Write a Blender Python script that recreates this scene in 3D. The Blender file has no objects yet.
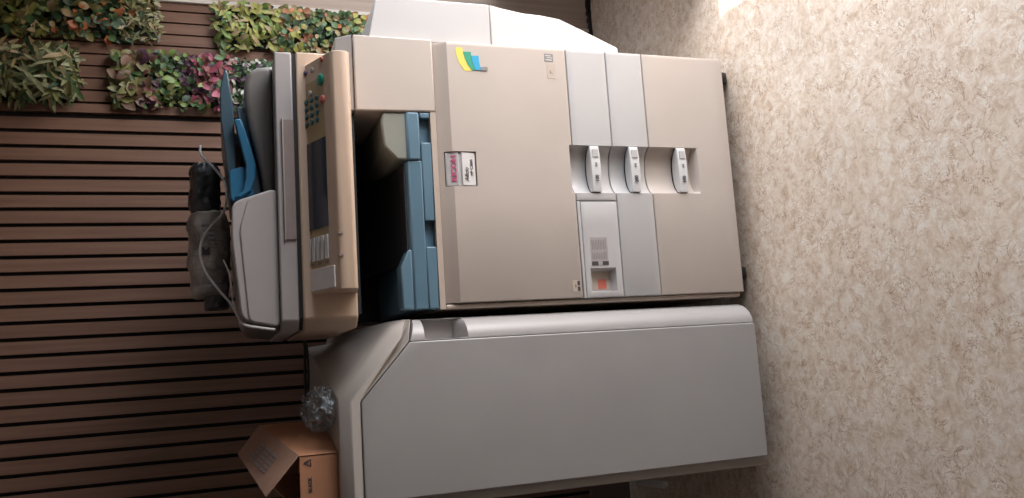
import bpy, bmesh, math, random
from mathutils import Vector, Matrix
random.seed(7)
S = bpy.context.scene
COL = S.collection
FZ = -0.03          # floor height (the copier's front lower edge is at z = 0.035)
ZL = 1.50            # head of the wide opening on the right
YW = 0.925          # back wall plane

# ------------------------------------------------------------------ materials
def mat(name, col, rough=0.5, metal=0.0, noise=0.0, nscale=40, bump=0.0, spec=0.5, emit=None, trans=0.0, alpha=1.0, coat=0.0):
    m = bpy.data.materials.new(name); m.use_nodes = True
    nt = m.node_tree; b = nt.nodes['Principled BSDF']
    b.inputs['Base Color'].default_value = (*col, 1); b.inputs['Roughness'].default_value = rough
    b.inputs['Metallic'].default_value = metal; b.inputs['Specular IOR Level'].default_value = spec
    b.inputs['Transmission Weight'].default_value = trans; b.inputs['Alpha'].default_value = alpha
    b.inputs['Coat Weight'].default_value = coat
    tc = nt.nodes.new('ShaderNodeTexCoord')
    n = nt.nodes.new('ShaderNodeTexNoise'); n.inputs['Scale'].default_value = nscale; n.inputs['Detail'].default_value = 4
    nt.links.new(tc.outputs['Object'], n.inputs['Vector'])
    if noise:
        mx = nt.nodes.new('ShaderNodeMix'); mx.data_type = 'RGBA'; mx.blend_type = 'MULTIPLY'
        mr = nt.nodes.new('ShaderNodeMapRange'); mr.inputs[1].default_value = .3; mr.inputs[2].default_value = .7
        mr.inputs[3].default_value = 1 - noise; mr.inputs[4].default_value = 1 + noise
        nt.links.new(n.outputs['Fac'], mr.inputs[0])
        mx.inputs[0].default_value = 1; mx.inputs[6].default_value = (*col, 1)
        nt.links.new(mr.outputs[0], mx.inputs[7]); nt.links.new(mx.outputs[2], b.inputs['Base Color'])
    if bump:
        bp = nt.nodes.new('ShaderNodeBump'); bp.inputs['Strength'].default_value = bump; bp.inputs['Distance'].default_value = .002
        nt.links.new(n.outputs['Fac'], bp.inputs['Height']); nt.links.new(bp.outputs[0], b.inputs['Normal'])
    return m

M = dict(
    ivory=mat('ivory_plastic', (.52, .455, .41), .42, noise=.03, nscale=6),
    cool=mat('pale_grey_plastic', (.51, .50, .50), .42, noise=.03, nscale=6),
    frame=mat('frame_plastic', (.50, .42, .36), .45, noise=.03, nscale=6),
    fin=mat('finisher_plastic', (.355, .34, .335), .4, noise=.03, nscale=5),
    fin2=mat('finisher_shell_plastic', (.41, .375, .345), .42, noise=.03, nscale=5),
    panel=mat('panel_ivory', (.56, .42, .32), .45, noise=.03, nscale=8),
    gold=mat('panel_gold', (.40, .31, .17), .4, noise=.04, nscale=20),
    screen=mat('screen_glass', (.035, .045, .065), .16, noise=.05),
    adf=mat('lavender_grey_plastic', (.37, .345, .345), .45, noise=.03, nscale=8),
    adfdark=mat('warm_grey_plastic', (.17, .155, .145), .5, noise=.05, nscale=10),
    recess=mat('recess_brown', (.25, .20, .185), .6, noise=.05),
    teal=mat('teal_tray', (.045, .09, .125), .35, noise=.08, nscale=10),
    ltblue=mat('light_blue_tray', (.11, .17, .21), .35, noise=.05, nscale=10),
    blue=mat('bright_blue_guide', (.03, .15, .28), .3, noise=.05),
    bluegrey=mat('blue_grey_plastic', (.12, .215, .29), .33, noise=.05, nscale=10),
    olive=mat('olive_grey_plastic', (.24, .25, .22), .5, noise=.05, nscale=10),
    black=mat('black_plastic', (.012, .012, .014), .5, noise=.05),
    darkgrey=mat('dark_grey_plastic', (.04, .042, .048), .45, noise=.05),
    rubber=mat('black_rubber', (.015, .014, .014), .6, noise=.1, bump=.2),
    white=mat('white_label', (.72, .70, .69), .5, noise=.02),
    duplex=mat('duplex_plastic_lit', (.64, .60, .57), .42, noise=.02),  # paler base colour imitates the lower cover catching more light
    handle=mat('handle_plastic', (.66, .66, .67), .35, noise=.02),
    greylabel=mat('grey_label', (.40, .36, .36), .5, noise=.05, nscale=80),
    ink=mat('dark_ink', (.06, .055, .06), .6, noise=.05),
    midink=mat('grey_ink', (.26, .24, .24), .6, noise=.05),
    pink=mat('magenta_ink', (.55, .10, .22), .5, noise=.02),
    yellow=mat('yellow_print', (.82, .66, .12), .5, noise=.02),
    green=mat('green_print', (.02, .33, .20), .5, noise=.02),
    cyan=mat('blue_print', (.02, .36, .62), .5, noise=.02),
    greenb=mat('green_button', (.015, .27, .17), .35, noise=.02),
    redb=mat('red_button', (.62, .16, .12), .4, noise=.02),
    orangeb=mat('orange_button', (.62, .33, .10), .4, noise=.02),
    purpleb=mat('violet_button', (.12, .09, .22), .4, noise=.02),
    tealb=mat('key_teal', (.03, .12, .15), .35, noise=.02),
    card=mat('cardboard', (.44, .21, .115), .75, noise=.10, nscale=14, bump=.15),
    cardin=mat('cardboard_outer_flap', (.34, .20, .145), .8, noise=.10, nscale=14, bump=.15),
    cordw=mat('white_cord', (.55, .53, .52), .5, noise=.03),
    cordb=mat('black_cord', (.02, .018, .018), .5, noise=.03),
    rod=mat('white_pvc', (.85, .82, .80), .45, noise=.03),
    wrapdark=mat('dark_wrap', (.05, .05, .055), .35, noise=.3, nscale=30, bump=.6),
)

def plank_material(name, c1, c2, sx=60, sz=2.0, rough=.62):
    """wood whose grain runs along Z"""
    m = bpy.data.materials.new(name); m.use_nodes = True; nt = m.node_tree; b = nt.nodes['Principled BSDF']
    tc = nt.nodes.new('ShaderNodeTexCoord'); mp = nt.nodes.new('ShaderNodeMapping')
    mp.inputs['Scale'].default_value = (sx, sx, sz)
    n = nt.nodes.new('ShaderNodeTexNoise'); n.inputs['Scale'].default_value = 1; n.inputs['Detail'].default_value = 6; n.inputs['Roughness'].default_value = .6
    cr = nt.nodes.new('ShaderNodeValToRGB'); cr.color_ramp.elements[0].position = .3; cr.color_ramp.elements[1].position = .72
    cr.color_ramp.elements[0].color = (*c1, 1); cr.color_ramp.elements[1].color = (*c2, 1)
    nt.links.new(tc.outputs['Object'], mp.inputs['Vector']); nt.links.new(mp.outputs[0], n.inputs['Vector'])
    nt.links.new(n.outputs['Fac'], cr.inputs[0]); nt.links.new(cr.outputs[0], b.inputs['Base Color'])
    bp = nt.nodes.new('ShaderNodeBump'); bp.inputs['Strength'].default_value = .15; bp.inputs['Distance'].default_value = .001
    nt.links.new(n.outputs['Fac'], bp.inputs['Height']); nt.links.new(bp.outputs[0], b.inputs['Normal'])
    b.inputs['Roughness'].default_value = rough
    return m
M['slat'] = plank_material('slat_wood', (.145, .073, .047), (.225, .122, .082))
M['palewood'] = plank_material('pale_wood', (.36, .285, .24), (.48, .39, .33), sx=90, sz=1.2)
M['skirt'] = plank_material('skirting_wood', (.13, .10, .085), (.18, .14, .12))

def floor_material():
    m = bpy.data.materials.new('linoleum'); m.use_nodes = True; nt = m.node_tree; b = nt.nodes['Principled BSDF']
    L = nt.links.new; N = nt.nodes.new
    tc = N('ShaderNodeTexCoord')
    def noise(scale, detail, rough=.55, dist=0):
        n = N('ShaderNodeTexNoise'); n.inputs['Scale'].default_value = scale; n.inputs['Detail'].default_value = detail
        n.inputs['Roughness'].default_value = rough; n.inputs['Distortion'].default_value = dist
        L(tc.outputs['Object'], n.inputs['Vector']); return n
    def ramp(src, stops):
        r = N('ShaderNodeValToRGB'); e = r.color_ramp.elements
        while len(e) < len(stops): e.new(.5)
        for i, (p, c) in enumerate(stops): e[i].position = p; e[i].color = (*c, 1)
        L(src, r.inputs[0]); return r
    def mix(a, bb, f, mode='MIX', fac=None):
        x = N('ShaderNodeMix'); x.data_type = 'RGBA'; x.blend_type = mode
        L(a, x.inputs[6]); L(bb, x.inputs[7])
        if fac is not None: L(fac, x.inputs[0])
        else: x.inputs[0].default_value = f
        return x.outputs[2]
    base = ramp(noise(34, 8, .75, .6).outputs['Fac'], [(.34, (.53, .39, .28)), (.45, (.70, .56, .44)), (.54, (.78, .66, .55)), (.66, (.86, .79, .70))])
    def lines(scale, detail, dist, width, mask_scale, lo, hi, off=(0, 0, 0)):
        mp = N('ShaderNodeMapping'); mp.inputs['Location'].default_value = off; L(tc.outputs['Object'], mp.inputs['Vector'])
        n = noise(scale, detail, .6, dist); L(mp.outputs[0], n.inputs['Vector'])
        r = ramp(n.outputs['Fac'], [(.5 - width, (0, 0, 0)), (.5, (1, 1, 1)), (.5 + width, (0, 0, 0))])
        k = noise(mask_scale, 2); L(mp.outputs[0], k.inputs['Vector'])
        return mix(r.outputs[0], ramp(k.outputs['Fac'], [(lo, (0, 0, 0)), (hi, (1, 1, 1))]).outputs[0], 1, 'MULTIPLY')
    c = base.outputs[0]
    for args, col in (((15, 4, 1.4, .015, 12, .46, .58), (.40, .25, .16, 1)), ((30, 3, 1.5, .022, 17, .42, .55, (5, 2, 1)), (.92, .87, .80, 1)), ((24, 3, 1.2, .015, 15, .48, .6, (2, 7, 3)), (.46, .30, .20, 1))):
        q = N('ShaderNodeRGB'); q.outputs[0].default_value = col
        c = mix(c, q.outputs[0], 0, 'MIX', lines(*args))
    big = ramp(noise(2.6, 2).outputs['Fac'], [(.35, (.93, .92, .92)), (.65, (1.05, 1.05, 1.05))])
    c = mix(c, big.outputs[0], 1, 'MULTIPLY')
    L(c, b.inputs['Base Color'])
    b.inputs['Roughness'].default_value = .55; b.inputs['Specular IOR Level'].default_value = .3
    return m
M['floor'] = floor_material()
M['wall'] = mat('wall_paint', (.13, .11, .10), .8, noise=.03)
M['ceil'] = mat('ceiling_paint', (.24, .22, .21), .9, noise=.02)
M['void'] = mat('slat_backing_felt', (.010, .008, .008), .9, noise=.1)
M['trimw'] = mat('white_trim', (.62, .58, .54), .5, noise=.03)

def film(name, col, bump=.9):
    m = bpy.data.materials.new(name); m.use_nodes = True; nt = m.node_tree; b = nt.nodes['Principled BSDF']
    b.inputs['Base Color'].default_value = (*col, 1); b.inputs['Roughness'].default_value = .12
    tc = nt.nodes.new('ShaderNodeTexCoord'); n = nt.nodes.new('ShaderNodeTexNoise'); n.inputs['Scale'].default_value = 35; n.inputs['Detail'].default_value = 5
    n.inputs['Distortion'].default_value = 1.5
    mp = nt.nodes.new('ShaderNodeMapping'); mp.inputs['Scale'].default_value = (1.6, .5, 1.9); mp.inputs['Rotation'].default_value = (.3, .5, .6)
    nt.links.new(tc.outputs['Object'], mp.inputs['Vector']); nt.links.new(mp.outputs[0], n.inputs['Vector'])
    bp = nt.nodes.new('ShaderNodeBump'); bp.inputs['Strength'].default_value = bump; bp.inputs['Distance'].default_value = .01
    nt.links.new(n.outputs['Fac'], bp.inputs['Height']); nt.links.new(bp.outputs[0], b.inputs['Normal'])
    cr = nt.nodes.new('ShaderNodeValToRGB'); cr.color_ramp.elements[0].position = .45; cr.color_ramp.elements[1].position = .66
    cr.color_ramp.elements[0].color = (.07, .07, .07, 1); cr.color_ramp.elements[1].color = (.62, .62, .62, 1)
    nt.links.new(n.outputs['Fac'], cr.inputs[0]); nt.links.new(cr.outputs[0], b.inputs['Alpha'])
    return m
M['film'] = film('clear_film', (.50, .58, .64))

def leafmat(name, col, var=.25):
    return mat(name, col, .5, noise=var, nscale=25, bump=.1)
LEAF = {k: leafmat('leaf_' + k, c) for k, c in dict(
    yellowgreen=(.31, .31, .08), lime=(.17, .25, .06), green=(.075, .14, .05), darkgreen=(.03, .065, .03),
    bluegreen=(.09, .15, .10), tan=(.33, .25, .13), orange=(.48, .16, .06), rust=(.28, .12, .06), olive=(.17, .17, .06),
    fern=(.27, .29, .15), purple=(.075, .03, .055), pink=(.30, .075, .11), rose=(.25, .10, .09), white=(.42, .42, .36), brown=(.14, .08, .05)).items()}
M['stem'] = mat('plant_backing', (.012, .016, .008), .9, noise=.3)

# ------------------------------------------------------------------ helpers
class MB:
    def __init__(s): s.v = []; s.f = []; s.mi = []; s.sm = []
    def add(s, verts, faces, mi=0, smooth=False):
        n = len(s.v); s.v += [tuple(p) for p in verts]
        for f in faces: s.f.append([n + i for i in f]); s.mi.append(mi); s.sm.append(smooth)
        return s
    def box(s, x0, x1, y0, y1, z0, z1, mi=0):
        return s.add([(x, y, z) for z in (z0, z1) for y in (y0, y1) for x in (x0, x1)],
                     [(0, 2, 3, 1), (4, 5, 7, 6), (0, 1, 5, 4), (2, 6, 7, 3), (0, 4, 6, 2), (1, 3, 7, 5)], mi)
    def hexa(s, p, mi=0):   # p: bottom 4 (ccw seen from above), top 4
        return s.add(p, [(0, 3, 2, 1), (4, 5, 6, 7), (0, 1, 5, 4), (1, 2, 6, 5), (2, 3, 7, 6), (3, 0, 4, 7)], mi)
    def prism(s, poly, a, b, axis='y', mi=0, smooth=False, b_poly=None):
        """poly in the two other axes; axis 'y': (x,z); 'x': (y,z); 'z': (x,y)"""
        def P(q, t):
            return {'y': (q[0], t, q[1]), 'x': (t, q[0], q[1]), 'z': (q[0], q[1], t)}[axis]
        n = len(poly); v = [P(q, a) for q in poly] + [P(q, b) for q in (b_poly or poly)]
        s.add(v, [[(i + 1) % n, i, n + i, n + (i + 1) % n] for i in range(n)], mi, smooth)
        s.add([P(q, a) for q in poly], [list(range(n))], mi); s.add([P(q, b) for q in (b_poly or poly)], [list(range(n))[::-1]], mi)
        return s
    def tube(s, pts, r, seg=8, mi=0, cap=True):
        pts = [Vector(p) for p in pts]; rings = []; up = Vector((.13, .37, .92)).normalized()
        for i, p in enumerate(pts):
            t = (pts[min(i + 1, len(pts) - 1)] - pts[max(i - 1, 0)]).normalized()
            a = t.cross(up); a = a.normalized() if a.length > 1e-5 else Vector((1, 0, 0)); b = t.cross(a)
            rr = r[i] if isinstance(r, (list, tuple)) else r
            rings.append([p + (a * math.cos(k * 2 * math.pi / seg) + b * math.sin(k * 2 * math.pi / seg)) * rr for k in range(seg)])
        v = [q for R in rings for q in R]; f = []
        for i in range(len(pts) - 1):
            for k in range(seg):
                f.append((i * seg + k, i * seg + (k + 1) % seg, (i + 1) * seg + (k + 1) % seg, (i + 1) * seg + k))
        if cap: f += [tuple(range(seg))[::-1], tuple(range((len(pts) - 1) * seg, len(pts) * seg))]
        return s.add(v, f, mi, True)
    def lathe(s, c, axis, prof, seg=24, mi=0):
        """prof: (offset along axis, radius)"""
        c = Vector(c); A = {'x': Vector((1, 0, 0)), 'y': Vector((0, 1, 0)), 'z': Vector((0, 0, 1))}[axis] if isinstance(axis, str) else Vector(axis).normalized()
        u = A.orthogonal().normalized(); w = A.cross(u)
        v = [c + A * o + (u * math.cos(k * 2 * math.pi / seg) + w * math.sin(k * 2 * math.pi / seg)) * r for o, r in prof for k in range(seg)]
        f = [(i * seg + k, i * seg + (k + 1) % seg, (i + 1) * seg + (k + 1) % seg, (i + 1) * seg + k) for i in range(len(prof) - 1) for k in range(seg)]
        f += [tuple(range(seg))[::-1], tuple(range((len(prof) - 1) * seg, len(prof) * seg))]
        return s.add(v, f, mi, True)
    def build(s, name, mats, parent=None, bevel=0, seg=2, loc=None, recalc=True, smooth_angle=None):
        me = bpy.data.meshes.new(name)
        off = Vector(loc) if loc else (WLOC[parent.name] if parent is not None else Vector((0, 0, 0)))
        me.from_pydata([tuple(Vector(p) - off) for p in s.v], [], s.f); me.update()
        ms = mats if isinstance(mats, (list, tuple)) else [mats]
        for m in ms: me.materials.append(M[m] if isinstance(m, str) else m)
        for p, i, k in zip(me.polygons, s.mi, s.sm): p.material_index = i; p.use_smooth = k
        if recalc:
            bm = bmesh.new(); bm.from_mesh(me); bmesh.ops.remove_doubles(bm, verts=bm.verts, dist=1e-5)
            bmesh.ops.recalc_face_normals(bm, faces=bm.faces); bm.to_mesh(me); bm.free()
        o = bpy.data.objects.new(name, me); COL.objects.link(o)
        if parent is not None: o.parent = parent; WLOC[o.name] = WLOC[parent.name]
        else:
            o.location = off; WLOC[o.name] = off
        if bevel:
            bv = o.modifiers.new('bevel', 'BEVEL'); bv.width = bevel; bv.segments = seg; bv.limit_method = 'ANGLE'; bv.angle_limit = math.radians(35)
            bv.harden_normals = False
            for p in me.polygons: p.use_smooth = True
            me.set_sharp_from_angle(angle=math.radians(50))
        return o
WLOC = {}
def thing(name, label, cat, loc, group=None):
    o = bpy.data.objects.new(name, None); COL.objects.link(o); o.location = loc; WLOC[o.name] = Vector(loc); o.empty_display_size = .1
    return tag(o, label, cat, group)
def tag(o, label, cat, group=None):
    o['label'] = label; o['category'] = cat
    if group: o['group'] = group
    return o
def struct(o): o['kind'] = 'structure'; return o

def text_mesh(name, s, size, origin, ux, uy, m, parent, depth=.0006, shear=0, sx=1.0, bold=0):
    """flat lettering: origin = lower-left corner, ux/uy = directions of the text's x and y"""
    cu = bpy.data.curves.new(name, 'FONT'); cu.body = s; cu.size = size; cu.extrude = depth / 2; cu.shear = shear; cu.offset = bold
    cu.resolution_u = 3
    t = bpy.data.objects.new(name + '_tmp', cu); COL.objects.link(t)
    dg = bpy.context.evaluated_depsgraph_get(); me = bpy.data.meshes.new_from_object(t.evaluated_get(dg))
    bpy.data.objects.remove(t)
    ux = Vector(ux).normalized(); uy = Vector(uy).normalized(); uz = ux.cross(uy)
    off = WLOC[parent.name]
    for v in me.vertices:
        p = Vector(origin) + ux * v.co.x * sx + uy * v.co.y + uz * v.co.z - off
        v.co = p
    me.materials.clear(); me.materials.append(M[m])
    o = bpy.data.objects.new(name, me); COL.objects.link(o); o.parent = parent; WLOC[o.name] = off
    return o

def front(name, xs, zs, fy, yb, m, parent, bevel=0):
    """panel whose front surface is a height field y = fy(x, z) over the grid xs * zs, with a flat back at yb"""
    b = MB(); nx, nz = len(xs), len(zs)
    v = [(x, fy(x, z), z) for z in zs for x in xs]
    f = [(j * nx + i, j * nx + i + 1, (j + 1) * nx + i + 1, (j + 1) * nx + i) for j in range(nz - 1) for i in range(nx - 1)]
    b.add(v, f, 0, True)
    ring = [(i, 0) for i in range(nx)] + [(nx - 1, j) for j in range(1, nz)] + [(i, nz - 1) for i in range(nx - 2, -1, -1)] + [(0, j) for j in range(nz - 2, 0, -1)]
    fr = [(xs[i], fy(xs[i], zs[j]), zs[j]) for i, j in ring]; bk = [(xs[i], yb, zs[j]) for i, j in ring]; n = len(ring)
    b.add(fr + bk, [(k, (k + 1) % n, n + (k + 1) % n, n + k)[::-1] for k in range(n)]); b.add(bk, [list(range(n))])
    o = b.build(name, m, parent)
    o.data.set_sharp_from_angle(angle=math.radians(32))
    return o

# ------------------------------------------------------------------ room
struct(MB().box(-2.6, 3.2, -4.2, YW + .3, FZ - .1, FZ).build('floor', 'floor'))
struct(MB().box(-2.6, 1.85, -4.2, YW + .3, 2.65, 2.75).build('ceiling', 'ceil'))
struct(MB().box(-2.7, -2.6, -4.2, YW + .3, FZ, 2.65).build('wall_left', 'wall'))
struct(MB().box(-2.6, 1.85, -4.3, -4.2, FZ, 2.65).build('wall_front', 'wall'))

# back wall: dark felt, wooden slats, a wider frame board and a narrow-pitch slat field that holds the plant panels
b = MB(); b.box(-2.6, 1.135, YW + .012, YW + .3, FZ, 2.65, 0)
x = .671 - .0497 * 66
while x < .70:
    x0, x1 = x + .006, x + .0497 - .006
    b.box(x0, min(x1, .722), YW, YW + .02, FZ + .002, 2.63, 1); x += .0497
b.box(.733, .762, YW - .004, YW + .02, FZ + .002, 2.63, 1)
x = .768
while x < 1.13:
    b.box(x + .003, min(x + .0405 - .003, 1.128), YW, YW + .02, FZ + .002, 2.63, 1); x += .0405
struct(b.build('wall_back', ['void', 'slat']))
struct(MB().box(1.135, 1.42, YW + .001, YW + .29, FZ, 2.65).build('trim_1', 'palewood', bevel=.002))
struct(MB().box(1.122, 1.136, YW - .012, YW + .02, FZ, 2.65).build('trim_2', 'trimw', bevel=.002))
b = MB()
for i in range(60):
    x = .55 + i * .015; b.box(x, x + .015, YW - .012 - random.random() * .006, YW + .005, FZ, FZ + .010 + random.random() * .008)
struct(b.build('dark_strip_back', 'black'))  # uneven black strip along the foot of the wall
struct(MB().box(-2.6, -.30, YW - .015, YW + .005, FZ, .125).build('baseboard_left', 'skirt', bevel=.003))

# right side: an unseen oblique window wall made up to shade the floor beside the copier (sill at 0.5 m) and a wide glazed opening further forward
def wallseg(name, p, q, z0, z1, th=.08, m='wall'):
    p = Vector((*p, 0)); q = Vector((*q, 0)); d = (q - p).normalized(); n = Vector((-d.y, d.x, 0)) * th
    P = [p, q, q + n, p + n]
    o = MB().hexa([(*a.xy, z0) for a in P] + [(*a.xy, z1) for a in P]).build(name, m); return struct(o)
OB0, OB1 = (.985, .10), (1.38, YW + .01)
wallseg('wall_right_shade', OB1, OB0, FZ, .42)
wallseg('wall_right_upper', OB1, OB0, 1.5, 2.65)
wallseg('wall_right_end', OB1, (OB1[0] - .02, OB1[1] - .04), .42, 1.5)
struct(MB().box(.985, 1.85, .10, .18, FZ, .42).build('wall_right_shade_return', 'wall'))
struct(MB().box(.985, 1.85, .10, .18, 1.5, 2.65).build('wall_right_lintel', 'wall'))
struct(MB().box(1.75, 1.85, -4.2, -2.3, FZ, 2.65).build('wall_right_near', 'wall'))
struct(MB().box(1.75, 1.85, -2.3, .10, ZL, 2.65).build('wall_right_head', 'wall'))
struct(MB().box(1.07, 3.2, .10, 1.2, 2.0, 2.1).build('canopy_sun_block', 'trimw'))      # made-up canopy outside the side window, added to block the sun

# ------------------------------------------------------------------ artificial plant panels
def leaf(b, p, ln, wd, ang, tilt, mi, curl=.25):
    ca, sa = math.cos(ang), math.sin(ang)
    d = Vector((ca, 0, sa)); s = Vector((-sa, 0, ca)); n = Vector((0, -1, 0))
    d = (d * math.cos(tilt) + n * math.sin(tilt)).normalized(); u = s.cross(d)
    if u.y > 0: u = -u
    p = Vector(p); sec = [(0, .08, 0), (.3, .42, .06), (.62, .5, .02), (.88, .25, -.1), (1, 0.02, -.2)]
    v = []
    for t, w, c in sec:
        q = p + d * (ln * t) + u * (c * ln * curl * 2)
        v += [q - s * (w * wd) + u * (wd * .22 * w), q, q + s * (w * wd) + u * (wd * .22 * w)]
    f = []
    for i in range(4):
        a = i * 3; f += [(a, a + 1, a + 4, a + 3), (a + 1, a + 2, a + 5, a + 4)]
    b.add(v, f, mi, True)
def foliage(name, parent, x0, x1, z0, z1, n, kinds, ln, ratio, out=(.005, .055), spill=.012, tilt=(.1, .9), up=None):
    mats = [LEAF[k] for k, w in kinds]; ws = [w for k, w in kinds]; b = MB()
    for i in range(n):
        px = random.uniform(x0 - spill, x1 + spill * .3); pz = random.uniform(z0 - spill, z1 + spill)
        edge = min(px - x0, x1 - px, pz - z0, z1 - pz)
        py = YW - random.uniform(*out) * (1 if edge > .015 else .55)
        mi = random.choices(range(len(ws)), ws)[0]
        l = ln * random.uniform(.65, 1.25)
        ang = random.uniform(0, 2 * math.pi) if up is None else random.gauss(up[0], up[1])
        dx, dz = math.cos(ang) * l * .5, math.sin(ang) * l * .5
        leaf(b, (px - dx, py, pz - dz), l, l * ratio * random.uniform(.8, 1.2), ang, random.uniform(*tilt), mi)
    return b.build(name, mats, parent, recalc=False)
def plant_panel(label, x0, x1, z0, z1):
    t = thing('artificial_plant_panel', label, 'artificial plants', ((x0 + x1) / 2, YW, z0), 'artificial plant panels on the slatted wall')
    MB().box(x0, x1, YW - .008, YW + .003, z0, z1).build('backing', 'stem', t)
    return t
tA = plant_panel('artificial plant panel in the upper row, green leaves dotted with orange ones', .985, 1.125, 1.545, 2.12)
foliage('foliage', tA, .985, 1.125, 1.88, 2.12, 300, [('yellowgreen', 3), ('lime', 2), ('olive', 2), ('green', 2), ('tan', 1)], .038, .42)
foliage('foliage', tA, .985, 1.125, 1.63, 1.93, 340, [('green', 3), ('olive', 2), ('bluegreen', 2), ('orange', 1.6), ('tan', 1.2), ('darkgreen', 2)], .028, .75)
foliage('foliage', tA, .985, 1.125, 1.545, 1.64, 240, [('tan', 2), ('fern', 3), ('olive', 2), ('white', .6), ('darkgreen', 1)], .032, .22, out=(.005, .07))
tB = plant_panel('artificial panel of pale feathery fern leaves, no flowers', .77, .945, 1.78, 2.12)
foliage('foliage', tB, .77, .928, 1.79, 2.12, 620, [('fern', 5), ('olive', 1.6), ('green', 1.2), ('tan', 2.2), ('darkgreen', .7)], .072, .17, out=(.005, .08), spill=.008, tilt=(.1, 1.0))
tC = plant_panel('artificial plant panel with dark purple and pink leaves, partly behind the copier tray', .765, .925, 1.17, 1.665)
foliage('foliage', tC, .765, .925, 1.60, 1.665, 110, [('olive', 3), ('brown', 2), ('green', 1)], .05, .5)
foliage('foliage', tC, .765, .925, 1.55, 1.60, 90, [('purple', 3), ('brown', 2), ('rose', .8)], .035, .5)
foliage('foliage', tC, .765, .935, 1.47, 1.56, 200, [('lime', 2.4), ('green', 2), ('olive', 2), ('darkgreen', 1)], .028, .6)
foliage('foliage', tC, .80, .925, 1.42, 1.50, 200, [('purple', 4), ('darkgreen', 1.5), ('brown', 1)], .028, .4)
foliage('foliage', tC, .765, .935, 1.33, 1.43, 190, [('pink', 3), ('rose', 2), ('green', 1.5), ('purple', 1.2), ('lime', .8)], .036, .5, out=(.005, .07))
foliage('foliage', tC, .765, .925, 1.17, 1.34, 380, [('white', 2.2), ('darkgreen', 3), ('green', 2), ('purple', .8)], .022, .5)
tD = plant_panel('artificial plant panel with yellow-green long leaves turning to autumn colours, beside the copier', .975, 1.12, .86, 1.36)
foliage('foliage', tD, .975, 1.12, 1.15, 1.36, 300, [('yellowgreen', 4), ('lime', 2), ('tan', 1.5), ('green', 1)], .036, .36)
foliage('foliage', tD, .975, 1.12, .86, 1.18, 500, [('olive', 2), ('green', 2.2), ('yellowgreen', 1.6), ('orange', .7), ('rust', .8), ('darkgreen', 2.4), ('tan', 1.3)], .026, .75)

# ------------------------------------------------------------------ photocopier
cop = thing('photocopier', 'large ivory multifunction photocopier with three paper drawers and blue inner trays', 'photocopier', (.335, .35, FZ))
X0, X1 = 0.0, .668
# --- body frame: pedestal, spine behind the output cavity, base plate
b = MB()
b.box(X0, X1 - .002, .052, .68, .045, .852); b.box(X0, .0112, .012, .06, .033, .852); b.box(X0, X1 - .004, .042, .06, .845, .8525)
b.box(.0, X1 - .003, .45, .68, .852, 1.06)
body = b.build('body_frame', 'frame', cop, bevel=.006)
MB().box(X0 + .03, X1 - .03, .05, .65, .02, .05).build('base_plate', 'darkgrey', cop)
# casters
for cx, cy in ((.632, .074), (.07, .074), (.60, .60), (.07, .60)):
    c = MB().box(cx - .02, cx + .02, cy - .025, cy + .025, .015, .046).build('caster_bracket', 'darkgrey', cop, bevel=.003)
    w = MB().lathe((cx - .017, cy + .0, FZ + .0265), 'x', [(0, .018), (.004, .0262), (.030, .0262), (.034, .018)], 28).build('wheel', 'rubber', c)

# --- height-field fronts with the finger scoop
def scoop(x, d=.034):
    a, c = .281, .407
    if x <= a or x >= c: return 0
    t = (x - .344) / .063
    return d * (max(0, 1 - abs(t) ** 2.2)) ** .55
XS = sorted(set([.015, .262, .27, .2805, .281] + [.281 + .126 * (1 - math.cos(math.pi * k / 26)) / 2 for k in range(1, 26)] + [.407, .4075, .42, .55, .655, .6645]))
def rim(x, z, x0, x1, z0, z1, r=.004):
    d = min(x - x0, x1 - x, z - z0, z1 - z)
    return r - math.sqrt(max(0, r * r - (r - d) ** 2)) if d < r else 0
G = .0012
def drawer(name, z0, z1, x0, zs0=None, zs1=None, m='cool'):
    xs = [x for x in XS if x > x0 + .004]; xs = [x0, x0 + .001, x0 + .003] + xs[:-1] + [.6615, .6635, .6645]
    zs = [z0, z0 + .0008, z0 + .0025]
    if zs0 is not None: zs += [zs0 - .001, zs0 + .0005, zs0 + .005, zs0 + .011]
    zs += [z0 + (z1 - z0) * k / 6 for k in range(1, 6)] + [z1 - .0025, z1 - .0008, z1]
    zs = sorted(set(round(z, 5) for z in zs))
    def fy(x, z):
        s = scoop(x)
        if zs0 is not None: s *= min(1, max(0, (z - zs0) / .011))
        return rim(x, z, x0, .6645, z0, z1, .003) + s
    return front(name, xs, zs, fy, .05, m, cop)
Z4, Z3, Z2, Z1 = .386, .279, .500, .853
d1 = drawer('paper_drawer', Z4 + G, Z2 - G, .2615)
d2 = drawer('paper_drawer', Z3 + G, Z4 - G, .0125)
d3 = drawer('paper_drawer', .029, Z3 - G, .0125, zs0=.134, m='ivory')
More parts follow.
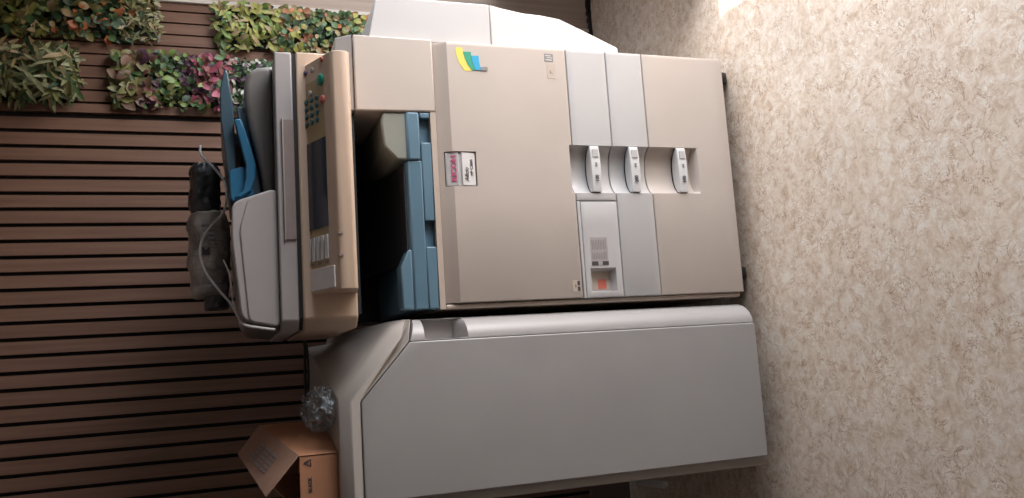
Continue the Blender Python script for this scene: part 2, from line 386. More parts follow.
# cavity block the scoops cut into is hidden behind each front; handles bridge the scoops
def handle(dr, zc, txt):
    def bar(hz, back, mname, name, parent, bevel):
        b = MB(); n = 18; v = []; f = []
        for k in range(n + 1):
            t = -1 + 2 * k / n; x = .344 + .0608 * t
            yf = (-.004 - .004 * (1 - t * t)) if name == 'drawer_handle' else .003
            yb = back * (1 - abs(t) ** 2.2) ** .6 + .004 if abs(t) < 1 else .004
            hh = hz * (1 - .04 * t * t)
            v += [(x, yf, zc - hh), (x, yf, zc + hh), (x, max(yb, yf + .006), zc + hh), (x, max(yb, yf + .006), zc - hh)]
        for k in range(n):
            for q in range(4): f.append((k * 4 + q, k * 4 + (q + 1) % 4, (k + 1) * 4 + (q + 1) % 4, (k + 1) * 4 + q))
        f += [(0, 1, 2, 3), (n * 4 + 3, n * 4 + 2, n * 4 + 1, n * 4)]
        return b.add(v, f).build(name, mname, parent, bevel=bevel)
    h = bar(.0135, .024, 'handle', 'drawer_handle', dr, .002)
    bar(.0131, .030, 'black', 'handle_shade', h, 0)  # black bar stands in for the curved shadow line above the handle
    MB().box(.375, .395, -.0092, -.006, zc - .008, zc + .008).build('label_patch', 'cool', h)
    text_mesh('size_mark', txt, .013, (.309, -.0094, zc - .0046), (1, 0, 0), (0, 0, 1), 'ink', h, sx=.95, bold=.0003)
    text_mesh('paper_mark', 'A4', .010, (.349, -.0094, zc - .0035), (1, 0, 0), (0, 0, 1), 'ink', h, sx=.9)
    return h
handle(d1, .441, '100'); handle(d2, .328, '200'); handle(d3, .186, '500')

# waste cover left of drawer one: label and a pocket window
cov = front('side_cover', [.0125, .0135, .0155, .025, .0265, .028, .032, .055, .080, .084, .0875, .089, .12, .2, .2565, .2585, .2595],
            [Z4 + G, Z4 + G + .001, Z4 + .004, .403, .4045, .407, .412, .44, .468, .473, .4755, .477, Z2 - .0035 - .009, Z2 - .011, Z2 - .010],
            lambda x, z: rim(x, z, .0125, .2595, Z4 + G, Z2 - .010, .003) + (.024 * min(1, (x - .0265) / .002, (.0875 - x) / .0055, (z - .4045) / .0075, (.4755 - z) / .0025) if .0265 < x < .0875 and .4045 < z < .4755 else 0),
            .06, 'cool', cop)
MB().box(.033, .082, .0225, .0238, .415, .471).build('pocket_backing', 'frame', cov)
MB().box(.036, .060, .0215, .0226, .425, .448).build('warning_sticker', 'redb', cov)
b = MB().box(.0125, .2595, .0, .03, Z2 - .0088, Z2 - G)
b.build('cover_header', 'cool', cop, bevel=.0015)
lab = MB().box(.094, .166, -.0007, .0005, .424, .471).build('instruction_label', 'greylabel', cov)
b = MB()
for k in range(9):
    z = .4665 - k * .0046
    for a, c in ((.108, .130), (.133, .162)):
        b.box(a + random.random() * .003, c - random.random() * .006, -.0012, -.0004, z - .0009, z + .0009)
b.build('printed_lines', 'midink', lab)
MB().box(.0945, .104, -.0012, -.0004, .424, .441).box(.0945, .104, -.0012, -.0004, .453, .471).build('black_bars', 'ink', lab)

# --- front door
def door_y(x, z):
    y = rim(x, z, .014, .6645, Z2 + G, Z1, .003)
    if z > .819: y += .020 * (z - .819) / (Z1 - .819)
    if z < .510: y += scoop(x, .034) * min(1, max(0, (.509 - z) / .007))
    # badge recess
    if .2968 < x < .3842 and .7595 < z < .838:
        y += .017 * max(0, min(1, (x - .2968) / .0012, (.3842 - x) / .0012, (z - .7595) / .0015, (.838 - z) / .002))
    return y
xs = sorted(set([.014, .015, .0168] + XS[1:-1] + [.2968, .2980, .3815, .3830, .3842, .6615, .6635, .6645]))
zs = [Z2 + G, Z2 + .002, Z2 + .004, .506, .5095, .52, .6, .7, .758, .7595, .761, .77, .79, .8, .8185, .819, .8205, .826, .834, .836, .838, .8385, .844, .8495, .8518, Z1]
door = front('front_door', xs, zs, door_y, .04, 'ivory', cop)
bd = MB()
bd.prism([(.004, .762), (.0015, .797), (.0045, .7985), (.0055, .8035), (.002, .8055), (.0105, .8355), (.030, .8355), (.030, .762)], .2984, .3826, 'x')
badge = bd.build('badge_plate', 'cool', door, bevel=.0006)
MB().prism([(.0030, .7635), (.0006, .7955), (.0026, .7955), (.0050, .7635)], .3005, .3805, 'x').build('white_insert', 'white', badge)
MB().prism([(.0013, .807), (.0092, .8335), (.0112, .8335), (.0033, .807)], .3005, .3805, 'x').build('brand_plate', 'cool', badge)
text_mesh('brand_lettering', 'RICOH', .0175, (.3085, .0012, .8115), (1, 0, 0), (0, .29, 1), 'pink', badge, sx=1.22, bold=.0006)
text_mesh('series_lettering', 'Aficio', .0150, (.3085, .0008, .7805), (1, 0, 0), (0, -.06, 1), 'ink', badge, sx=1.0, shear=.35)
text_mesh('model_lettering', 'MP C3000', .0100, (.3240, .0018, .7690), (1, 0, 0), (0, -.06, 1), 'ink', badge, sx=.95)
# colour swoosh
def flat(name, pts, m, parent, y=-.0007):
    return MB().prism(pts, y, .0006, 'y').build(name, m, parent)
lg = flat('logo_yellow', [(.650, .797), (.650, .7785), (.635, .7775), (.619, .772), (.605, .764), (.591, .756), (.590, .775), (.609, .789), (.628, .795)], 'yellow', door)
flat('logo_green', [(.6395, .7775), (.640, .757), (.624, .757), (.609, .753), (.593, .742), (.5925, .757), (.606, .767), (.623, .774)], 'green', lg, y=-.0014)
flat('logo_blue', [(.630, .757), (.631, .738), (.614, .737), (.594, .733), (.593, .748), (.598, .7495), (.613, .755)], 'cyan', lg, y=-.002)
flat('logo_grey', [(.601, .734), (.6035, .718), (.597, .715), (.593, .719), (.593, .734)], 'midink', lg, y=-.0026)
st = flat('small_dark_label', [(.627, .536), (.648, .536), (.648, .560), (.627, .560)], 'midink', door)
MB().box(.630, .6325, -.0012, -.0006, .540, .557).box(.6365, .638, -.0012, -.0006, .539, .553).box(.6415, .6435, -.0012, -.0006, .542, .557).build('light_marks', 'white', st)
st = flat('small_white_label', [(.582, .532), (.621, .532), (.621, .555), (.582, .555)], 'cool', door)
st.data.materials[0] = M['frame']
MB().tube([(.6 + .004 * math.cos(a * .6), -.001, .543 + .004 * math.sin(a * .6)) for a in range(8)], .0008, 6).build('round_mark', 'midink', st)
st = flat('status_sticker', [(.029, .506), (.058, .506), (.058, .528), (.029, .528)], 'frame', door)
MB().box(.031, .042, -.0012, -.0006, .508, .515).box(.045, .056, -.0012, -.0006, .508, .515).box(.040, .048, -.0012, -.0006, .519, .521).build('dark_marks', 'ink', st)

# --- right column beside the output cavity
b = MB()
b.prism([(.482, .856), (.667, .856), (.667, 1.0495), (.478, 1.0495)], .0, .60, 'y')
b.build('right_column', 'ivory', cop, bevel=.004)
b = MB()
b.prism([(.0, 1.0525), (.004, 1.0525), (.03, 1.088), (.60, 1.088), (.60, 1.0525)], .480, .667, 'x')
b.build('column_cap', 'cool', cop, bevel=.004)
# small lip below the column (ledge in the beige frame colour)
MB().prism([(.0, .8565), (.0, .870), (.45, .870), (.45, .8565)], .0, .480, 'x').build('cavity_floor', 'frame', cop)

# --- inner trays (blue-grey) in the output cavity
b = MB()
b.box(.002, .150, .002, .05, .8705, .896); b.box(.212, .405, .002, .05, .8705, .896); b.box(.465, .4795, .002, .05, .8705, .896)
b.box(.002, .4795, .022, .05, .8705, .8955)
b.prism([(.002, .8965), (.006, .928), (.016, .934), (.40, .945), (.40, .8965)], .002, .36, 'x')
tr = b.build('inner_tray', 'bluegrey', cop, bevel=.003)
b = MB()
b.prism([(.002, .93), (.002, .958), (.105, .958), (.145, .938), (.145, .930)], .006, .06, 'y')
b.build('tray_step', 'bluegrey', tr, bevel=.004)
b = MB(); prof = []
for k in range(15):
    t = k / 14; prof.append((.02 + .38 * t, .938 + .085 * t ** 2.0))
b.prism([(p[0], p[1]) for p in prof] + [(.40, .93), (.02, .93)], .12, .355, 'x', smooth=False)
b.build('paper_slope', 'darkgrey', tr)
b = MB()
b.prism([(.362, .9), (.4785, .9), (.4785, .985), (.455, .99), (.395, .985), (.362, .955)], .006, .30, 'y')
iu = b.build('inner_unit', 'olive', cop, bevel=.005)
MB().prism([(.0, .898), (.0, .928), (.02, .941), (.04, .941), (.04, .898)], .361, .4795, 'x').build('blue_front_edge', 'bluegrey', iu, bevel=.004)
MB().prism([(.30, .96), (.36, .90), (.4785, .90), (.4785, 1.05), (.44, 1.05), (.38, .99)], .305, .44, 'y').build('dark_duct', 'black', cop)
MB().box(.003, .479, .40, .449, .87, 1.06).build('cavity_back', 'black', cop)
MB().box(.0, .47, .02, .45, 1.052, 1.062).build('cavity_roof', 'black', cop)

# --- scanner unit
def chamf(x0, x1, y0, y1, cx, cy):   # plan outline with chamfered front-left corner
    return [(x0, y0 + cy), (x0 + cx, y0), (x1, y0), (x1, y1), (x0, y1)]
b = MB(); b.prism(chamf(-.033, .615, .0, .62, .024, .035), 1.062, 1.184, 'z')
sc = b.build('scanner_unit', 'panel', cop, bevel=.005)
MB().prism(chamf(-.030, .612, .006, .62, .024, .035), 1.184, 1.1925, 'z').build('dark_gap', 'black', sc)
# --- control panel
PA, PB = Vector((0, .026, 1.1735)), Vector((0, -.100, 1.1165))
def pp(x, t, h=0):
    d = PB - PA; nrm = Vector((0, d.z, -d.y)).normalized()
    if nrm.z < 0: nrm = -nrm
    q = PA + d * t + nrm * h; return Vector((x, q.y, q.z))
b = MB()
b.prism([(.03, 1.1735), (.026, 1.1745), (-.092, 1.1215), (-.104, 1.112), (-.108, 1.098), (-.106, 1.082), (-.098, 1.075), (.0, 1.063), (.03, 1.064)], .046, .582, 'x')
cp = b.build('control_panel', 'panel', cop, bevel=.006, seg=3)
def plate(name, x0, x1, t0, t1, h, m, parent, x0b=None, x1b=None, bevel=0, hb=0):
    P = [pp(x0, t0, hb), pp(x1, t0, hb), pp(x1b if x1b is not None else x1, t1, hb), pp(x0b if x0b is not None else x0, t1, hb)]
    Q = [pp(x0, t0, h), pp(x1, t0, h), pp(x1b if x1b is not None else x1, t1, h), pp(x0b if x0b is not None else x0, t1, h)]
    return MB().hexa(P[::-1] + Q[::-1]).build(name, m, parent, bevel=bevel)
gp = plate('key_field', .103, .535, .06, .80, .0012, 'gold', cp, bevel=.0004)
plate('end_plate', .052, .100, .04, .93, .004, 'white', cp, bevel=.001)
plate('touch_screen', .190, .392, .14, .78, .003, 'screen', cp)
for k in range(5):
    t0 = .13 + k * .135; plate('function_key', .118, .172, t0, t0 + .09, .0045, 'handle', cp, bevel=.001)
b = MB()
for k in range(3): b.hexa([pp(.109, .2 + k * .22, .001), pp(.114, .2 + k * .22, .001), pp(.114, .3 + k * .22, .001), pp(.109, .3 + k * .22, .001)] + [pp(.109, .2 + k * .22, .0016), pp(.114, .2 + k * .22, .0016), pp(.114, .3 + k * .22, .0016), pp(.109, .3 + k * .22, .0016)])
b.build('key_marks', 'rust' if 'rust' in M else 'recess', cp)
def button(name, x, t, r, m, h=.004):
    c = pp(x, t, .001); n = (pp(0, 0, 1) - pp(0, 0, 0))
    return MB().lathe(c, n, [(0, r), (h * .7, r), (h, r * .75)], 18).build(name, m, cp)
for i in range(3):
    for j in range(4): button('number_key', .438 + j * .0175, .22 + i * .165, .0062, 'tealb')
button('start_button', .527, .70, .0135, 'greenb', .006)
button('stop_button', .479, .74, .0095, 'redb', .005)
button('clear_button', .508, .36, .006, 'handle'); button('mode_button', .503, .12, .006, 'orangeb'); button('mode_button', .482, .10, .005, 'orangeb')
button('power_button', .562, .22, .006, 'purpleb'); button('power_button', .548, .08, .007, 'purpleb'); button('energy_button', .560, .44, .0062, 'adf'); button('status_lamp', .572, .76, .006, 'redb')
MB().box(.166, .171, -.1085, -.098, 1.105, 1.1145).build('panel_lamp', 'recess', cp)
MB().box(.118, .123, -.1085, -.098, 1.105, 1.1145).build('panel_lamp', 'recess', cp)
# --- document feeder: platen cover slab, feeder head, exit hump, tray
b = MB(); b.prism(chamf(-.033, .614, .004, .62, .022, .035), 1.1925, 1.232, 'z')
pc = b.build('platen_cover', 'adf', cop, bevel=.004)
MB().box(.172, .450, -.0005, .02, 1.187 + .0065, 1.2165).build('grip_recess', 'recess', pc)
MB().box(.168, .454, -.0025, .005, 1.2165, 1.2195).build('grip_rim', 'adf', pc, bevel=.001)
def rounded(pts, r, n=5):
    out = []; m_ = len(pts)
    for i in range(m_):
        p0, p1, p2 = Vector(pts[i - 1]), Vector(pts[i]), Vector(pts[(i + 1) % m_])
        a = (p0 - p1).normalized(); c = (p2 - p1).normalized(); rr = min(r, (p0 - p1).length * .45, (p2 - p1).length * .45)
        A, B = p1 + a * rr, p1 + c * rr
        for k in range(n + 1):
            t = k / n; out.append(tuple(A * (1 - t) ** 2 + p1 * 2 * t * (1 - t) + B * t * t))
    return out
b = MB(); pr = rounded([(-.022, 1.2325), (.296, 1.2325), (.262, 1.331), (.18, 1.333), (-.004, 1.315)], .02)
b.prism(pr, .022, .52, 'y', smooth=False)
fd = b.build('feeder_head', 'adf', pc, bevel=.004)
b = MB(); b.prism(rounded([(-.031, 1.2325), (-.016, 1.2325), (-.003, 1.305), (-.022, 1.298)], .006), .05, .52, 'y')
b.build('feeder_side_cover', 'adfdark', fd, bevel=.003)
b = MB(); b.prism(rounded([(-.0215, 1.2328), (.293, 1.2328), (.272, 1.296), (.20, 1.316), (-.007, 1.300)], .014), .0185, .03, 'y'); b.build('feeder_front_cover', 'adf', fd, bevel=.003)
hump = [(.298, 1.2325), (.298, 1.258), (.33, 1.262), (.40, 1.275), (.46, 1.288), (.52, 1.297), (.565, 1.297), (.592, 1.288), (.606, 1.268), (.611, 1.2325)]
MB().prism(hump, .09, .56, 'y', smooth=False).build('exit_tray', 'adfdark', pc, bevel=.012, seg=4)
# document tray
def sheet(name, line, th, y0, y1, m, parent, bevel=.003):
    top = [(x, z + th / 2) for x, z in line]; bot = [(x, z - th / 2) for x, z in line][::-1]
    return MB().prism(top + bot, y0, y1, 'y').build(name, m, parent, bevel=bevel)
MB().prism([(.30, 1.318), (.42, 1.320), (.50, 1.322), (.59, 1.333), (.60, 1.337), (.595, 1.343), (.55, 1.352), (.48, 1.352), (.42, 1.345), (.30, 1.334)], .10, .46, 'y').build('document_tray', 'teal', pc, bevel=.003)
dt2 = sheet('lower_tray', [(.300, 1.272), (.36, 1.281), (.44, 1.296), (.515, 1.303)], .022, .12, .44, 'ltblue', pc)
MB().prism([(.43, 1.3), (.46, 1.3), (.46, 1.325), (.43, 1.325)], .16, .40, 'y').build('tray_bracket', 'darkgrey', dt2)
b = MB(); b.prism(rounded([(.268, 1.290), (.276, 1.333), (.350, 1.335), (.362, 1.300), (.318, 1.286), (.290, 1.278)], .012), .085, .10, 'y')
g = b.build('side_guide', 'blue', pc, bevel=.003)
b = MB(); ln = [(.283, 1.318), (.300, 1.296), (.330, 1.288), (.362, 1.287), (.400, 1.296), (.440, 1.306), (.470, 1.314)]
wd = [.014, .018, .021, .022, .021, .019, .015]
b.prism([(x, z + w / 2) for (x, z), w in zip(ln, wd)] + [(x, z - w / 2) for (x, z), w in list(zip(ln, wd))[::-1]], .07, .105, 'y')
b.build('guide_arm', 'blue', g, bevel=.003)

# --- bypass / duplex unit on the right side
bx = [(.671, .328), (.690, .330), (.700, .352), (.7605, .500), (.7675, .56), (.768, .60), (.775, .65), (.783, .692), (.785, .96), (.775, .988), (.752, 1.003), (.671, 1.010)]
lo = [p for p in bx if p[1] < .69] + [(.782, .690), (.671, .690)]
hi = [(.671, .6902), (.785, .6902), (.785, .962), (.772, .987), (.671, 1.008)]
by = MB().prism(hi, .032, .58, 'y').build('bypass_unit', 'cool', cop, bevel=.004, seg=3)
MB().prism([(.671, .330), (.690, .331), (.699, .352), (.728, .42), (.7595, .497), (.766, .55), (.768, .60), (.777, .66), (.783, .690), (.671, .690)], .030, .58, 'y', smooth=False).build('duplex_cover', 'duplex', by, bevel=.003, seg=3)
MB().box(.6675, .672, .06, .55, .34, .99).build('side_gasket', 'frame', by)

# ------------------------------------------------------------------ finisher
fin = thing('paper_finisher', 'tall pale grey finisher cabinet docked on the left side of the copier', 'finisher', (-.23, .37, FZ))
FX0, FX1 = -.440, -.019
prof_f = [(FX0, 1.062), (-.2015, 1.062), (-.073, .950), (FX1, .902), (FX1, .0)]
b = MB()
low_f = [(FX0, .045), (FX1, .045), (FX1, .936), (-.073, .956), (-.199, 1.070), (FX0, 1.070)]
low_b = [(FX0, .045), (FX1, .045), (FX1, 1.03), (-.073, 1.03), (-.199, 1.070), (FX0, 1.070)]
b.prism(low_f, .046, .78, 'y', b_poly=low_b)
sh = b.build('cabinet_shell', 'fin2', fin, bevel=.003)
ring_f = [(FX0, 1.0725), (-.1985, 1.0725), (-.0725, .9585), (FX1, .9385), (FX1, .955), (-.064, .977), (-.1965, 1.094), (FX0, 1.094)]
ring_m = [(FX0, 1.0725), (-.1985, 1.0725), (-.0725, .9585), (FX1, .9385), (FX1, .970), (-.052, .998), (-.189, 1.1165), (FX0, 1.1165)]
ring_b = [(FX0, 1.0725), (-.1985, 1.0725), (-.0725, 1.035), (FX1, 1.035), (FX1, 1.050), (-.044, 1.053), (-.050, 1.114), (FX0, 1.1165)]
def lerp_poly(a, c, t): return [(p[0] * (1 - t) + q[0] * t, p[1] * (1 - t) + q[1] * t) for p, q in zip(a, c)]
b = MB(); V = []; n = 8
for y, P in [(-.044, ring_f), (-.012, ring_m), (.06, lerp_poly(ring_m, ring_b, .08)), (.25, lerp_poly(ring_m, ring_b, .33)), (.5, lerp_poly(ring_m, ring_b, .65)), (.775, ring_b)]:
    V += [(x, y + (.062 if (x > -.03 and y < .0) else 0), z) for x, z in P]
F = [[k * n + (i + 1) % n, k * n + i, (k + 1) * n + i, (k + 1) * n + (i + 1) % n] for k in range(5) for i in range(n)]
F += [list(range(n)), list(range(5 * n, 6 * n))[::-1]]
b.add(V, F); b.build('top_cover', 'fin2', fin, bevel=.0025)
MB().prism([(FX0, .036), (-.40, .036), (-.40, 1.070), (FX0, 1.070)], -.030, .046, 'y').build('front_frame', 'fin2', fin, bevel=.004)
# door panel with a chamfered corner and a softly sloped border
b = MB()
V = [(x, -.030, z) for x, z in [(-.415, .041), (-.0735, .041), (-.0735, .956), (-.200, 1.0700), (-.415, 1.0700)]]
V += [(x, -.043, z) for x, z in [(-.415, .041), (-.0735, .041), (-.0735, .956), (-.200, 1.0700), (-.415, 1.0700)]]
V += [(x, -.049, z) for x, z in [(-.415, .041), (-.0735, .041), (-.0735, .915), (-.194, 1.036), (-.415, 1.036)]]
n = 5
F = [[(i + 1) % n, i, n + i, n + (i + 1) % n] for i in range(n)] + [[n + (i + 1) % n, n + i, 2 * n + i, 2 * n + (i + 1) % n] for i in range(n)] + [list(range(2 * n, 3 * n)), [4, 3, 2, 1, 0]]
b.add(V, F); pnl = b.build('front_door', 'fin', fin, bevel=.003, seg=3)
# rounded right-hand column of the door with a finger recess
def ycol(x):
    a = math.asin(max(0, min(1, (x + .0715) / .0525))); return -.040 + .080 * (1 - math.cos(a))
xsf = [-.0715, -.0710, -.0705, -.0690, -.0680] + [-.0715 + .0525 * math.sin(k / 14 * math.pi / 2) for k in range(2, 15)]
zsf = sorted([.040, .042, .3, .6, .80, .817, .8185, .834, .836, .86, .90, .912, .9135, .918, .920, .936])
def fcol(x, z):
    y = ycol(x)
    k = max(0, min(1, (x + .0708) / .0025)) * max(0, min(1, (z - .8175) / .0175, (.9185 - z) / .005))
    return max(y, y * (1 - k) + .034 * k) if x < -.0235 else y
o = front('grip_column', xsf, zsf, fcol, .0455, 'fin', fin)
for v in o.data.vertices:
    wz = v.co.z + WLOC['paper_finisher'].z; wx = v.co.x + WLOC['paper_finisher'].x
    if wz > .93: v.co.z += .018 * max(0, (-.019 - wx) / .0525)
MB().box(FX0 + .03, FX1 - .03, .06, .74, .0, .05).build('base_plate', 'darkgrey', fin)
for cx, cy in ((-.39, .10), (-.07, .10), (-.39, .70), (-.07, .70)):
    c = MB().box(cx - .015, cx + .015, cy - .02, cy + .02, .0, .03).build('caster_bracket', 'darkgrey', fin)
    MB().lathe((cx - .012, cy, FZ + .0215), 'x', [(0, .015), (.003, .0212), (.021, .0212), (.024, .015)], 24).build('wheel', 'rubber', c)

# ------------------------------------------------------------------ cardboard box on the finisher
TZ = 1.1165
bxo = thing('cardboard_box', 'open brown cardboard carton with a raised flap on top of the finisher', 'box', (-.37, .2, TZ))
def slab(p, nrm, th, name, m, parent):
    nrm = Vector(nrm).normalized() * th; P = [Vector(q) for q in p]
    return MB().hexa([tuple(q) for q in P] + [tuple(q + nrm) for q in P]).build(name, m, parent, bevel=.0006)
xl, xr, yf, yb = -.432, -.307, .020, .35
xlb, xrb = -.385, -.253
TZ += .0005; HF, HB = TZ + .084, TZ + .153
slab([(xl, yf, TZ), (xr, yf, TZ), (xrb, yb, TZ), (xlb, yb, TZ)], (0, 0, 1), .003, 'bottom_panel', 'card', bxo)
fw = slab([(xl, yf, TZ + .001), (xr, yf, TZ + .001), (xr, yf, HF), (xl, yf, HF)], (0, 1, 0), .004, 'front_wall', 'card', bxo)
slab([(xlb, yb, TZ + .001), (xrb, yb, TZ + .001), (xrb, yb, HB), (xlb, yb, HB)], (0, -1, 0), .004, 'back_wall', 'card', bxo)
slab([(xr, yf, TZ + .001), (xrb, yb, TZ + .001), (xrb, yb, HB), (xr, yf, HF)], (-1, 0, 0), .004, 'side_wall', 'card', bxo)
slab([(xl, yf, TZ + .001), (xlb, yb, TZ + .001), (xlb, yb, HB), (xl, yf, HF)], (1, 0, 0), .004, 'side_wall', 'card', bxo)
FLAPD = Vector((-.1046, 0, .0806))
FLD = (-.080, 0, .071); FLA = (-.068, 0, .055)
c0, c1 = Vector((xr, yf, HF)), Vector((xrb, yb, HB))
fl = slab([c0, c1, c1 + Vector(FLA), c0 + Vector(FLD)], (.6, 0, .8), .0035, 'top_flap', 'cardin', bxo)
# printed marks
u = (c1 - c0).normalized(); w = Vector(FLD).normalized(); nn = u.cross(w)
if nn.x < 0: nn = -nn
fo = c0 + nn * .0042
b = MB()
for k in range(5):
    for j in range(3):
        p = fo + u * (.09 + j * .055) + w * (.030 + k * .010)
        q = [p, p + u * (.03 + random.random() * .018), p + u * (.03 + random.random() * .018) + w * .005, p + w * .005]
        b.hexa([tuple(a) for a in q] + [tuple(a + nn * .0006) for a in q])
b.build('flap_print', 'midink', fl)
tri = MB(); zt = TZ + .072
for (a, c) in (((-.3315, zt - .012), (-.3165, zt - .012)), ((-.3165, zt - .012), (-.324, zt + .003)), ((-.324, zt + .003), (-.3315, zt - .012))):
    tri.tube([(a[0], yf - .0006, a[1]), (c[0], yf - .0006, c[1])], .0011, 6)
tri.box(-.3246, -.3234, yf - .0012, yf, zt - .009, zt - .003)
tri.build('warning_triangle', 'ink', fw)
text_mesh('carton_lettering', 'BLACK', .0105, (-.388, yf - .0006, zt - .013), (1, 0, 0), (0, 0, 1), 'ink', fw, bold=.0005)
# things inside the carton: black cartridge
ct = MB(); ct.prism(rounded([(-.37, TZ + .006), (-.32, TZ + .006), (-.32, TZ + .055), (-.33, TZ + .065), (-.37, TZ + .06)], .008), .04, .33, 'y')
ct = ct.build('toner_cartridge', 'black', None, bevel=.002, loc=(-.37, .2, TZ + .006))
tag(ct, 'black cartridge lying inside the open cardboard carton', 'cartridge')

# ------------------------------------------------------------------ crumpled clear bag on the finisher
def crumple(name, c, r, seed, m, parent=None, sub=4, amp=.35, zmin=None, sharp=2.2, loc=None):
    rnd = random.Random(seed); bm = bmesh.new(); bmesh.ops.create_icosphere(bm, subdivisions=sub, radius=1)
    from mathutils import noise
    for v in bm.verts:
        p = v.co.copy(); k = noise.ridged_multi_fractal(p * sharp + Vector((seed, 3, 1)), .8, 2.1, 4, .9, 2) * .5
        q = p * (1 - amp * .4 + amp * k)
        q = Vector((q.x * r[0], q.y * r[1], q.z * r[2])) + Vector(c)
        if zmin is not None and q.z < zmin: q.z = zmin + .0005 * rnd.random()
        v.co = q - Vector(loc or (0, 0, 0))
    me = bpy.data.meshes.new(name); bm.to_mesh(me); bm.free()
    me.materials.append(M[m]); 
    for p in me.polygons: p.use_smooth = True
    o = bpy.data.objects.new(name, me); COL.objects.link(o)
    if loc: o.location = loc
    WLOC[o.name] = Vector(loc or (0, 0, 0))
    return o
bg = crumple('plastic_bag', (-.214, .15, TZ + .024), (.050, .13, .042), 5, 'film', amp=.75, zmin=TZ + .001, loc=(-.214, .15, TZ))
tag(bg, 'crumpled clear plastic bag on the finisher beside the cardboard carton', 'plastic bag')

# ------------------------------------------------------------------ wrapped package on the feeder
M['wrap'] = None
def wrap_material():
    m = bpy.data.materials.new('printed_wrap'); m.use_nodes = True; nt = m.node_tree; b = nt.nodes['Principled BSDF']; L = nt.links.new
    tc = nt.nodes.new('ShaderNodeTexCoord'); n = nt.nodes.new('ShaderNodeTexNoise'); n.inputs['Scale'].default_value = 9; n.inputs['Detail'].default_value = 5
    br = nt.nodes.new('ShaderNodeTexBrick'); br.inputs['Scale'].default_value = 14; br.inputs['Color1'].default_value = (.52, .45, .40, 1); br.inputs['Color2'].default_value = (.40, .36, .33, 1)
    br.inputs['Mortar'].default_value = (.17, .15, .14, 1)
    L(tc.outputs['Object'], br.inputs['Vector']); L(tc.outputs['Object'], n.inputs['Vector'])
    cr = nt.nodes.new('ShaderNodeValToRGB'); cr.color_ramp.elements[0].position = .4; cr.color_ramp.elements[1].position = .6
    cr.color_ramp.elements[0].color = (.13, .12, .12, 1); cr.color_ramp.elements[1].color = (.55, .49, .44, 1)
    L(n.outputs['Fac'], cr.inputs[0])
    mx = nt.nodes.new('ShaderNodeMix'); mx.data_type = 'RGBA'; mx.inputs[0].default_value = .35
    L(cr.outputs[0], mx.inputs[6]); L(br.outputs['Color'], mx.inputs[7]); L(mx.outputs[2], b.inputs['Base Color'])
    bp = nt.nodes.new('ShaderNodeBump'); bp.inputs['Strength'].default_value = .7; bp.inputs['Distance'].default_value = .006; L(n.outputs['Fac'], bp.inputs['Height']); L(bp.outputs[0], b.inputs['Normal'])
    b.inputs['Roughness'].default_value = .3; return m
M['wrap'] = wrap_material()
pk = thing('wrapped_package', 'crumpled roll wrapped in printed grey plastic lying on top of the document feeder', 'package', (.25, .36, 1.334))
def roll(name, xa, xb, yc, zc, ry, rz, m, seed, parent, zmin):
    rnd = random.Random(seed); N, K = 36, 40; V = []; from mathutils import noise
    for i in range(N + 1):
        t = i / N; x = xa + (xb - xa) * t; taper = (1 - abs(2 * t - 1) ** 6) ** .5 * .25 + .75 if 0 < t < 1 else .55
        for k in range(K):
            a = k * 2 * math.pi / K; w = noise.fractal(Vector((x * 17, math.cos(a) * 1.5, math.sin(a) * 1.5 + seed)), .8, 2.2, 5) * .20
            q = (x + noise.noise(Vector((x * 20, a, seed))) * .004, yc + math.cos(a) * ry * (taper + w), max(zmin, zc + math.sin(a) * rz * (taper + w)))
            V.append(q)
    F = [(i * K + k, i * K + (k + 1) % K, (i + 1) * K + (k + 1) % K, (i + 1) * K + k) for i in range(N) for k in range(K)] + [tuple(range(K))[::-1], tuple(range(N * K, N * K + K))]
    return MB().add(V, F, 0, True).build(name, m, parent)
roll('package_body', .075, .297, .34, 1.385, .07, .050, 'wrap', 3, pk, 1.3345)
roll('dark_end', .290, .425, .35, 1.394, .062, .040, 'wrapdark', 9, pk, 1.3545)
roll('torn_end', .045, .085, .34, 1.372, .05, .030, 'wrapdark', 12, pk, 1.3345)
MB().box(.178, .196, .262, .2705, 1.383, 1.401).build('dark_print_patch', 'ink', pk)
b = MB()
for k in range(5): b.box(.205 + k * .012, .212 + k * .012, .264, .2705, 1.372, 1.402)
b.build('print_bars', 'greylabel', pk)
# white cord draped over the package and feeder
def smooth(pts, n=8):
    P = [Vector(p) for p in pts]; out = []
    for i in range(len(P) - 1):
        p0, p1, p2, p3 = P[max(i - 1, 0)], P[i], P[i + 1], P[min(i + 2, len(P) - 1)]
        for k in range(n):
            t = k / n; out.append(.5 * ((2 * p1) + (-p0 + p2) * t + (2 * p0 - 5 * p1 + 4 * p2 - p3) * t * t + (-p0 + 3 * p1 - 3 * p2 + p3) * t ** 3))
    out.append(P[-1]); return out
cord = [(.462, .29, 1.402), (.432, .27, 1.400), (.395, .235, 1.373), (.345, .19, 1.345), (.29, .14, 1.342), (.262, .17, 1.352), (.245, .23, 1.378), (.215, .25, 1.400), (.175, .245, 1.406), (.13, .235, 1.393), (.085, .20, 1.365), (.045, .15, 1.337), (.01, .09, 1.3225), (-.012, .035, 1.312), (-.022, .018, 1.28), (-.028, .016, 1.245)]
cd = MB().tube(smooth(cord), .0032, 8).build('white_cord', 'cordw', None, loc=(.01, .09, 1.32)); 
tag(cd, 'thin white cord draped over the wrapped package and the document feeder', 'cord')
cd = MB().tube(smooth([(.163, .262, 1.352), (.12, .22, 1.3375), (.06, .19, 1.333), (.03, .15, 1.3275)]), .002, 6).build('thin_cord', 'rod', None, loc=(.1, .2, 1.33))
tag(cd, 'short thin beige wire on the feeder top in front of the package', 'wire')
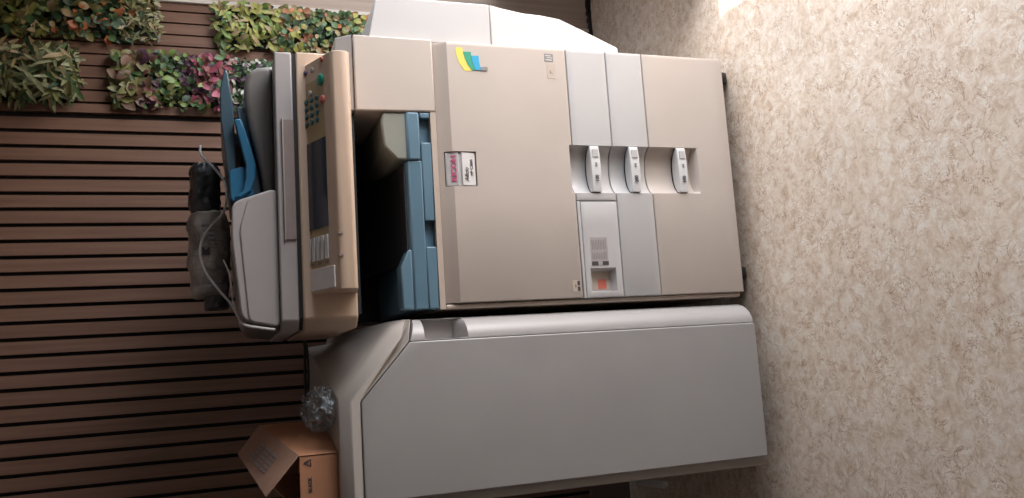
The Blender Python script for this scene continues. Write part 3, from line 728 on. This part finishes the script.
# black cable hanging behind the copier down to the finisher top
cb = thing('black_cable', 'black cable looping down behind the copier onto the finisher top', 'cable', (-.1, .82, 1.11))
MB().tube(smooth([(-.028, .70, 1.130), (-.045, .72, 1.1235), (-.07, .74, 1.1225), (-.12, .75, 1.1225), (-.18, .755, 1.1225), (-.22, .74, 1.1225), (-.262, .75, 1.1225), (-.29, .775, 1.145)]), .0042, 8).build('cable_run', 'cordb', cb)
MB().tube(smooth([(-.030, .66, 1.128), (-.050, .65, 1.1235), (-.085, .64, 1.1225), (-.14, .64, 1.1222), (-.18, .66, 1.1222), (-.22, .70, 1.1222)]), .0036, 8).build('cable_run', 'cordb', cb)
# white rod on the floor behind the finisher
rd = MB().tube([(-.592, .828, FZ + .012), (-.583, .74, FZ + .012), (-.575, .62, FZ + .012)], [.008, .012, .012], 10).build('plastic_rod', 'rod', None, loc=(-.58, .72, FZ))
tag(rd, 'short white plastic rod on the floor behind the finisher', 'rod')

# ------------------------------------------------------------------ light
w = bpy.data.worlds.new('world'); S.world = w; w.use_nodes = True
bgn = w.node_tree.nodes['Background']; bgn.inputs[0].default_value = (.80, .90, 1.0, 1); bgn.inputs[1].default_value = .9
def area(name, loc, target, sx, sy, power, col):
    l = bpy.data.lights.new(name, 'AREA'); l.shape = 'RECTANGLE'; l.size = sx; l.size_y = sy; l.energy = power; l.color = col
    o = bpy.data.objects.new(name, l); COL.objects.link(o); o.location = loc
    o.rotation_euler = (Vector(target) - Vector(loc)).to_track_quat('-Z', 'Y').to_euler(); return o
area('daylight_opening', (1.80, -.72, .52), (0, -.72, .22), 1.6, 1.0, 58, (.97, .97, 1.0))
sl = bpy.data.lights.new('sun', 'SUN'); sl.energy = 7.0; sl.angle = .01; sl.color = (1, .95, .88); so = bpy.data.objects.new('sun', sl); COL.objects.link(so)
so.rotation_euler = Vector((-.557, 0, -.831)).to_track_quat('-Z', 'Y').to_euler()
area('daylight_window', (1.36, .42, .96), (.3, -.1, .9), .8, 1.0, 6, (.74, .87, 1.0))

# ------------------------------------------------------------------ camera
f, cx, cy, cz, yaw, pitch, roll_ = 822.731, -.12501, -1.88956, 1.34116, .139404, .332584, -.019597
sy, cyw = math.sin(yaw), math.cos(yaw)
F = Vector((sy, cyw, 0)); R = Vector((cyw, -sy, 0)); U = Vector((0, 0, 1))
F2 = F * math.cos(pitch) - U * math.sin(pitch); U2 = U * math.cos(pitch) + F * math.sin(pitch)
R3 = R * math.cos(roll_) + U2 * math.sin(roll_); U3 = U2 * math.cos(roll_) - R * math.sin(roll_)
cam = bpy.data.cameras.new('camera'); co = bpy.data.objects.new('camera', cam); COL.objects.link(co)
cam.sensor_fit = 'HORIZONTAL'; cam.sensor_width = 36; cam.lens = f / 1024 * 36; cam.clip_start = .05
# the phone was held upright while the picture is stored on its side: image right = down, image up = world right
X, Y, Z = -U3, R3, -F2
m = Matrix(((X.x, Y.x, Z.x, cx), (X.y, Y.y, Z.y, cy), (X.z, Y.z, Z.z, cz), (0, 0, 0, 1)))
co.matrix_world = m
S.camera = co
S.view_settings.view_transform = 'Standard'; S.view_settings.look = 'None'; S.view_settings.gamma = 1
S.view_settings.use_curve_mapping = False; S.view_settings.exposure = 0.0
